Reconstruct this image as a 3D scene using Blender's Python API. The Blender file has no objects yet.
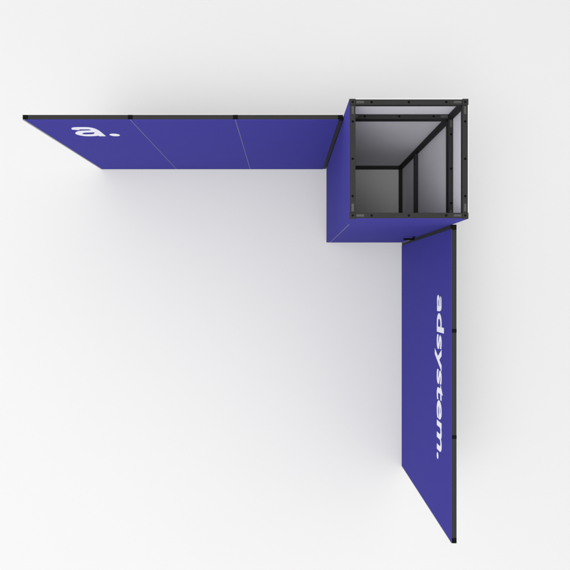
import bpy, bmesh, math
from mathutils import Vector, Matrix

R = math.radians
scene = bpy.context.scene
C = scene.collection

# ------------------------------------------------------------------ camera
CAM_H = 8.333
cam_d = bpy.data.cameras.new("camera")
cam_d.sensor_width = 36.0
cam_d.lens = 36.0 * 618.3 / 570.0
cam_d.clip_start = 0.05
cam_d.clip_end = 300.0
cam = bpy.data.objects.new("camera", cam_d)
cam.location = (0, 0, CAM_H)
cam.rotation_euler = (0, 0, 0)          # straight down, +Y is up in the picture
C.objects.link(cam)
scene.camera = cam

# ------------------------------------------------------------------ studio light
world = bpy.data.worlds.new("World")
scene.world = world
world.use_nodes = True
wb = world.node_tree.nodes["Background"]
wb.inputs[0].default_value = (1.0, 1.0, 1.0, 1)
wb.inputs[1].default_value = 1.08


def area(name, loc, target, size, power, color=(1, 1, 1)):
    l = bpy.data.lights.new(name, 'AREA')
    l.shape = 'SQUARE'
    l.size = size
    l.energy = power
    l.color = color
    o = bpy.data.objects.new(name, l)
    o.location = loc
    d = Vector(target) - Vector(loc)
    o.rotation_euler = d.to_track_quat('-Z', 'Y').to_euler()
    C.objects.link(o)
    return o


area("softbox_overhead", (-4.1, -4.1, 23.0), (-0.5, -0.5, 0), 12.0, 4350.0)

scene.view_settings.view_transform = 'Standard'
scene.view_settings.look = 'None'
scene.view_settings.exposure = 0.0
scene.view_settings.gamma = 1.0
scene.view_settings.use_curve_mapping = False
scene.cycles.max_bounces = 10
scene.cycles.diffuse_bounces = 1

# ------------------------------------------------------------------ materials


def material(name, col, rough=0.6, var=0.0, scale=40.0, bump=0.0, metal=0.0, spec=0.5, sheen=0.0):
    m = bpy.data.materials.new(name)
    m.use_nodes = True
    nt = m.node_tree
    b = nt.nodes["Principled BSDF"]
    b.inputs["Roughness"].default_value = rough
    b.inputs["Metallic"].default_value = metal
    b.inputs["Specular IOR Level"].default_value = spec
    b.inputs["Sheen Weight"].default_value = sheen
    tc = nt.nodes.new("ShaderNodeTexCoord")
    nz = nt.nodes.new("ShaderNodeTexNoise")
    nz.inputs["Scale"].default_value = scale
    nz.inputs["Detail"].default_value = 4.0
    nt.links.new(tc.outputs["Object"], nz.inputs["Vector"])
    mx = nt.nodes.new("ShaderNodeMix")
    mx.data_type = 'RGBA'
    nt.links.new(nz.outputs["Fac"], mx.inputs[0])
    mx.inputs[6].default_value = tuple(c * (1 - var) for c in col) + (1,)
    mx.inputs[7].default_value = tuple(min(1, c * (1 + var)) for c in col) + (1,)
    nt.links.new(mx.outputs[2], b.inputs["Base Color"])
    if bump > 0:
        bp = nt.nodes.new("ShaderNodeBump")
        bp.inputs["Strength"].default_value = bump
        bp.inputs["Distance"].default_value = 0.002
        nt.links.new(nz.outputs["Fac"], bp.inputs["Height"])
        nt.links.new(bp.outputs[0], b.inputs["Normal"])
    return m


M_FLOOR = material("floor_white", (0.52, 0.52, 0.52), 0.75, 0.008, 0.6, spec=0.2)
M_BLUE = material("printed_fabric", (0.0429, 0.0383, 0.2668), 0.85, 0.03, 3.0, spec=0.08)
M_WHITE = material("print_white", (0.72, 0.72, 0.80), 0.8, 0.01, 8.0, spec=0.15)
M_LINING = material("lining_fabric", (0.84, 0.8274, 0.8862), 0.9, 0.02, 4.0, spec=0.1)
M_BACK = material("back_fabric", (0.75, 0.75, 0.75), 0.9, 0.02, 4.0, spec=0.1)
M_FRAME = material("charcoal_metal", (0.0160, 0.0160, 0.0155), 0.6, 0.08, 30.0, spec=0.15)
M_JOINT = material("black_joint", (0.0025, 0.0025, 0.0025), 0.7, 0.06, 30.0, spec=0.06)
M_SLOT = material("slot_steel", (0.045, 0.045, 0.043), 0.5, 0.08, 60.0, spec=0.25)
M_BOLT = material("bolt_black", (0.0020, 0.0020, 0.0020), 0.7, 0.05, 60.0, spec=0.05)
M_KEDER = material("edge_strip_grey", (0.22, 0.21, 0.25), 0.6, 0.04, 20.0)
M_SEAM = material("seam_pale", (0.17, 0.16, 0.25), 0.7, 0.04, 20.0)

# ------------------------------------------------------------------ helpers


def box_bm(bm, lo, hi, bevel=0.0):
    mat = Matrix.Translation([(a + b) / 2 for a, b in zip(lo, hi)]) @ Matrix.Diagonal(
        [abs(b - a) for a, b in zip(lo, hi)] + [1])
    ret = bmesh.ops.create_cube(bm, size=1.0, matrix=mat)
    if bevel > 0:
        es = list({e for v in ret["verts"] for e in v.link_edges})
        bmesh.ops.bevel(bm, geom=es, offset=bevel, segments=2, affect='EDGES', profile=0.5)


def cyl_bm(bm, p0, p1, r, n=20):
    p0, p1 = Vector(p0), Vector(p1)
    d = p1 - p0
    q = d.to_track_quat('Z', 'Y').to_matrix().to_4x4()
    mat = Matrix.Translation((p0 + p1) / 2) @ q
    bmesh.ops.create_cone(bm, cap_ends=True, segments=n, radius1=r, radius2=r, depth=d.length, matrix=mat)


def obj(name, bm, mat, parent=None, origin=(0, 0, 0)):
    """bm is in world coordinates; origin is the world origin of the parent chain."""
    me = bpy.data.meshes.new(name)
    bmesh.ops.translate(bm, vec=-Vector(origin), verts=bm.verts)
    bm.to_mesh(me)
    bm.free()
    me.materials.append(mat)
    o = bpy.data.objects.new(name, me)
    C.objects.link(o)
    if parent is not None:
        o.parent = parent
    return o


def box(name, lo, hi, mat, parent, origin, bevel=0.0):
    bm = bmesh.new()
    box_bm(bm, lo, hi, bevel)
    return obj(name, bm, mat, parent, origin)


def thing(name, loc, label, cat):
    o = bpy.data.objects.new(name, None)
    o.empty_display_size = 0.2
    o.location = loc
    o["label"] = label
    o["category"] = cat
    C.objects.link(o)
    return o


def text_mesh(body, bold):
    cu = bpy.data.curves.new("lettering", 'FONT')
    cu.body = body
    cu.size = 1.0
    cu.offset = bold
    cu.resolution_u = 8
    cu.extrude = 0.0
    to = bpy.data.objects.new("lettering", cu)
    C.objects.link(to)
    dg = bpy.context.evaluated_depsgraph_get()
    me = bpy.data.meshes.new_from_object(to.evaluated_get(dg))
    bpy.data.objects.remove(to)
    bpy.data.curves.remove(cu)
    return me


def spline(pts, n=10):
    p = [Vector(q) for q in pts]
    p = [2 * p[0] - p[1]] + p + [2 * p[-1] - p[-2]]
    out = []
    for k in range(1, len(p) - 2):
        a, b, c, d = p[k - 1:k + 3]
        for s in range(n):
            u = s / n
            out.append(0.5 * ((2 * b) + (c - a) * u + (2 * a - 5 * b + 4 * c - d) * u * u + (3 * b - a - 3 * c + d) * u ** 3))
    out.append(p[-2])
    return out


def stroke(bm, pts, w, z):
    """A flat ribbon of width w along a smooth path."""
    path = spline(pts)
    rows = []
    for k, q in enumerate(path):
        a, b = path[max(0, k - 1)], path[min(len(path) - 1, k + 1)]
        d = (b - a).normalized()
        nrm = Vector((-d.y, d.x))
        rows.append((bm.verts.new((*(q + nrm * w / 2), z)), bm.verts.new((*(q - nrm * w / 2), z))))
    for r0, r1 in zip(rows[:-1], rows[1:]):
        bm.faces.new((r0[0], r0[1], r1[1], r1[0]))


def glyph_a(bm, w):
    """Two-storey letter a, x-height 1, about 0.9 wide."""
    h = w / 2
    stroke(bm, [(0.07 + h, 0.72), (0.24, 0.865), (0.46, 1.0 - h), (0.68, 0.86), (0.76, 0.64), (0.77, 0.32), (0.77, 0.16), (0.77, 0.0)], w, 0)
    stroke(bm, [(0.75, 0.565), (0.52, 0.545), (0.26, 0.49), (h, 0.28), (0.22, 0.125), (0.42, h), (0.62, 0.17), (0.75, 0.36)], w * 0.92, 0.0004)


def finish_lettering(name, bm, xform, mat, parent, origin, thick=0.0012):
    for f_ in bm.faces:
        f_.smooth = False
    ext = bmesh.ops.extrude_face_region(bm, geom=bm.faces[:])
    vs = [g for g in ext["geom"] if isinstance(g, bmesh.types.BMVert)]
    bmesh.ops.translate(bm, vec=(0, 0, thick), verts=vs)
    bmesh.ops.recalc_face_normals(bm, faces=bm.faces[:])
    bmesh.ops.transform(bm, matrix=xform, verts=bm.verts)
    return obj(name, bm, mat, parent, origin)


def add_text(bm, body, bold, x_from, x_to, xheight):
    ref = text_mesh("x", 0.0)
    h = max(v.co.y for v in ref.vertices) - min(v.co.y for v in ref.vertices)
    bpy.data.meshes.remove(ref)
    me0 = text_mesh(body, bold)
    x0 = min(v.co.x for v in me0.vertices)
    x1 = max(v.co.x for v in me0.vertices)
    for v in me0.vertices:
        v.co = Vector((x_from + (v.co.x - x0) / (x1 - x0) * (x_to - x_from), v.co.y * xheight / h, 0))
    bm.from_mesh(me0)
    bpy.data.meshes.remove(me0)


# ------------------------------------------------------------------ the floor
bm = bmesh.new()
bmesh.ops.create_grid(bm, x_segments=8, y_segments=8, size=60)
fl = obj("floor", bm, M_FLOOR)
fl["kind"] = "structure"

# ------------------------------------------------------------------ the wall with the logo (upper left in the photo)
WH = 2.5
P = 0.050


def wall(name, label, axis, s_list, front, back, panels, origin):
    """A frame wall. axis 'x': runs along x, front faces -y; 'y': runs along y, front faces -x.
    s_list: module limits along the run (ascending). panels: fabric limits."""
    root = thing(name, origin, label, "partition")

    def B(nm, s0, s1, d0, d1, z0, z1, mat, parent=root, bevel=0.0):
        if axis == 'x':
            return box(nm, (s0, d0, z0), (s1, d1, z1), mat, parent, origin, bevel)
        return box(nm, (d0, s0, z0), (d1, s1, z1), mat, parent, origin, bevel)
    f = front + 0.004           # frame starts behind the fabric
    b = back - 0.003
    half = 0.022 if axis == 'x' else 0.016
    for s0, s1 in zip(s_list[:-1], s_list[1:]):
        e0 = P if s0 == s_list[0] else half + 0.0004
        e1 = P if s1 == s_list[-1] else half + 0.0004
        B('top_rail', s0 + e0, s1 - e1, f, b, WH - P, WH, M_FRAME, bevel=0.0015)
        B('bottom_rail', s0 + P, s1 - P, f, b, 0.0, P, M_FRAME, bevel=0.0015)
        for q0, q1 in ((s0 + 0.0006, s0 + P), (s1 - P, s1 - 0.0006)):
            B('post', q0, q1, f, b, 0.0, WH - P - 0.0005, M_FRAME, bevel=0.0015)
    lo, hi = s_list[0], s_list[-1]
    # dark corner joints in the top of the frame
    B('corner_joint', lo + 0.0006, lo + P - 0.0006, f, b, WH - P, WH + 0.0005, M_JOINT, bevel=0.0015)
    B('corner_joint', hi - P + 0.0006, hi - 0.0006, f, b, WH - P, WH + 0.0005, M_JOINT, bevel=0.0015)
    for s in s_list[1:-1]:
        B('joint_clamp', s - half, s + half, f - 0.0003, b + 0.0003, WH - P - 0.001, WH + 0.001, M_JOINT, bevel=0.001)
    fabs = []
    for s0, s1 in panels:
        fabs.append(B('fabric_panel', s0, s1, front, front + 0.0035, 0.006, WH - 0.0015, M_BLUE, bevel=0.0008))
    B('back_panel', lo + 0.003, hi - 0.003, back - 0.0025, back, 0.006, WH - 0.003, M_BACK)
    return root, fabs, B


# --- logo wall
LF, LB = 1.5590, 1.6090
ls = [-2.476, -1.4600, -0.4680, 0.5490]
lo_org = (-0.9635, (LF + LB) / 2, 0)
lw, lfab, LBX = wall("partition_screen",
                     "blue partition screen of three fabric panels with a white letter a at its far end",
                     'x', ls, LF, LB,
                     [(ls[0] + 0.019, ls[1] - 0.003), (ls[1] + 0.003, ls[2] - 0.003), (ls[2] + 0.003, ls[3] - 0.041)],
                     lo_org)
LBX('edge_strip', ls[0], ls[0] + 0.0185, LF - 0.001, LF + 0.0035, 0.004, WH - 0.003, M_KEDER)
for s in ls[1:-1]:
    LBX('seam_strip', s - 0.0028, s + 0.0028, LF - 0.0006, LF + 0.003, 0.006, WH - 0.002, M_SEAM)
bm = bmesh.new()
glyph_a(bm, 0.22)
bmesh.ops.scale(bm, vec=(0.325, 0.368, 1), verts=bm.verts)
dot = bmesh.ops.create_circle(bm, cap_ends=True, segments=32, radius=0.052)["verts"]
bmesh.ops.translate(bm, vec=(0.392, 0.053, 0), verts=dot)
finish_lettering("lettering", bm,
                 Matrix.Translation((-2.160, LF - 0.0004, 1.860)) @ Matrix.Rotation(R(90), 4, 'X'),
                 M_WHITE, lfab[0], lo_org)

# --- word wall
RF, RB = 1.5710, 1.6230
rs = [-2.438, -1.435, -0.432, 0.571]
ro_org = ((RF + RB) / 2, -0.9335, 0)
rw, rfab, RBX = wall("partition_screen",
                     "blue partition screen of one seamless fabric with a long white word running along it",
                     'y', rs, RF, RB, [(rs[0] + 0.008, rs[-1] - 0.040)], ro_org)
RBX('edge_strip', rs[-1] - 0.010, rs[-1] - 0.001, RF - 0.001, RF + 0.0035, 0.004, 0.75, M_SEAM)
RBX('edge_strip', rs[0], rs[0] + 0.0075, RF - 0.001, RF + 0.0035, 0.004, WH - 0.003, M_KEDER)
bm = bmesh.new()
glyph_a(bm, 0.25)
bmesh.ops.scale(bm, vec=(0.188, 0.176, 1), verts=bm.verts)
add_text(bm, "dsystem.", 0.020, 0.188, 1.690, 0.172)
finish_lettering("lettering", bm,
                 Matrix.Translation((RF - 0.0004, -0.099, 1.950)) @ Matrix.Rotation(R(-90), 4, 'Z') @ Matrix.Rotation(R(90), 4, 'X'),
                 M_WHITE, rfab[0], ro_org)

# ------------------------------------------------------------------ the tower
X0, X1, Y0, Y1 = 0.5560, 1.5820, 0.5715, 1.6060
TH = 3.0
t_org = ((X0 + X1) / 2, (Y0 + Y1) / 2, 0)
tw = thing("display_tower", t_org,
           "tall square blue tower, open at the top, with a charcoal frame and pale lining", "tower")
FT = 0.004
ix0, ix1, iy0, iy1 = X0 + FT, X1 - FT, Y0 + FT, Y1 - FT     # outer faces of the frame
P2 = 0.048


def TB(nm, lo, hi, mat, parent=tw, bevel=0.0):
    return box(nm, lo, hi, mat, parent, t_org, bevel)


def disc(nm, x, y, z, r, mat, parent, h=0.0012):
    b_ = bmesh.new()
    cyl_bm(b_, (x, y, z - 0.003), (x, y, z + h), r, 16)
    return obj(nm, b_, mat, parent, t_org)


levels = [(0.0, 2.5), (2.5, TH)]
cx, cy = t_org[0], t_org[1]
for (z0, z1) in levels:
    for (px, py) in ((ix0, iy0), (ix1 - P2, iy0), (ix0, iy1 - P2), (ix1 - P2, iy1 - P2)):
        po = TB('corner_post', (px, py, z0 + 0.0005), (px + P2, py + P2, z1 - (0.031 if z1 == TH else 0.0005)), M_FRAME, bevel=0.002)
        if z1 == TH:
            ox = -0.0043 if px < cx else 0.0
            oy = -0.0043 if py < cy else 0.0
            TB('corner_cap', (px + ox, py + oy, z1 - 0.03), (px + ox + P2 + 0.0043, py + oy + P2 + 0.0043, z1 + 0.002), M_FRAME, po, bevel=0.0015)
            disc('bolt', px + P2 / 2, py + P2 / 2, z1 + 0.002, 0.0095, M_BOLT, po)
    for zb in (z0, z1 - P2):
        e = 0.0007
        bars = [('x', iy0), ('x', iy1 - P2), ('y', ix0), ('y', ix1 - P2)]
        for ax, q in bars:
            if ax == 'x':
                r_ = TB('rail', (ix0 + P2 + e, q, zb + 0.0005), (ix1 - P2 - e, q + P2, zb + P2 - 0.0005), M_FRAME, bevel=0.002)
            else:
                r_ = TB('rail', (q, iy0 + P2 + e, zb + 0.0005), (q + P2, iy1 - P2 - e, zb + P2 - 0.0005), M_FRAME, bevel=0.002)
            top = zb + P2 - 0.0005
            vis = (zb == TH - P2) or (zb == 2.5)
            if not vis:
                continue
            for k in (-1, 0, 1):
                if ax == 'x':
                    disc('bolt', cx + k * 0.322, q + P2 / 2, top, 0.0105, M_BOLT, r_)
                else:
                    disc('bolt', q + P2 / 2, cy + k * 0.322, top, 0.0105, M_BOLT, r_)
            for k in (-1, 1):
                m_ = 0.420
                a, w = 0.033, 0.010
                if ax == 'x':
                    c = (cx + k * m_, q + P2 / 2)
                    lo_, hi_ = (c[0] - a, c[1] - w, top - 0.003), (c[0] + a, c[1] + w, top + 0.001)
                else:
                    c = (q + P2 / 2, cy + k * m_)
                    lo_, hi_ = (c[0] - w, c[1] - a, top - 0.003), (c[0] + w, c[1] + a, top + 0.001)
                TB('slot_plate', lo_, hi_, M_SLOT, r_)

# crossbar half-way up the right side
TB('crossbar', (ix1 - P2, iy0 + P2 + 0.0007, 0.975), (ix1, iy1 - P2 - 0.0007, 1.025), M_FRAME, bevel=0.002)

# fabric skins: blue outside, pale lining on the inner side of the same frame groove
zt = TH - 0.002
TB('fabric_panel', (X0, Y0 + 0.0045, 0.03), (X0 + 0.0032, Y1, zt), M_BLUE, bevel=0.0006)
TB('fabric_panel', (X0, Y1 - 0.0032, 0.006), (X1, Y1, zt), M_BACK, bevel=0.0)
TB('fabric_panel', (X1 - 0.0032, Y0 + 0.0045, 0.006), (X1, Y1 - 0.0045, zt), M_BACK)
# front: header, hinge-side strip and the door leaf
DX0, DX1 = X0 + 0.052, X1 - 0.030
DZ = 2.492
TB('fabric_panel', (X0, Y0, DZ + 0.002), (X1, Y0 + 0.0035, zt), M_BLUE, bevel=0.0006)
TB('fabric_panel', (X0, Y0, 0.03), (DX0 - 0.0065, Y0 + 0.0035, DZ + 0.001), M_BLUE)
TB('fabric_panel', (DX1 + 0.003, Y0, 0.03), (X1, Y0 + 0.0035, DZ + 0.001), M_BLUE)
door = TB('door', (DX0 + 0.001, Y0, 0.012), (DX1, Y0 + 0.0035, DZ), M_BLUE, bevel=0.0006)
TB('edge_strip', (DX0 - 0.0060, Y0 - 0.0010, 0.012), (DX0 + 0.0008, Y0 + 0.003, DZ), M_SEAM, door)
# lever handle
bm = bmesh.new()
hx, hz = 1.522, 1.02
box_bm(bm, (hx - 0.018, Y0 - 0.008, hz - 0.02), (hx + 0.018, Y0 - 0.0002, hz + 0.02), 0.003)
cyl_bm(bm, (hx, Y0 - 0.006, hz), (hx, Y0 - 0.036, hz), 0.011)
cyl_bm(bm, (hx + 0.008, Y0 - 0.030, hz), (hx - 0.120, Y0 - 0.030, hz), 0.012)
obj('handle', bm, M_JOINT, door, t_org)

# pale linings between the frame bars, inside faces
for (z0, z1) in ((P2, 2.5 - P2), (2.5 + P2, TH - P2)):
    TB('lining', (ix0 + P2, iy1 - 0.004, z0), (ix1 - P2, iy1 - 0.0015, z1), M_LINING)
    TB('lining', (ix1 - 0.004, iy0 + P2, z0), (ix1 - 0.0015, iy1 - P2, z1), M_LINING)
    TB('lining', (ix0 + P2, iy0 + 0.0015, z0), (ix1 - P2, iy0 + 0.004, z1), M_BLUE)
    TB('lining', (ix0 + 0.0015, iy0 + P2, z0), (ix0 + 0.004, iy1 - P2, z1), M_BLUE)
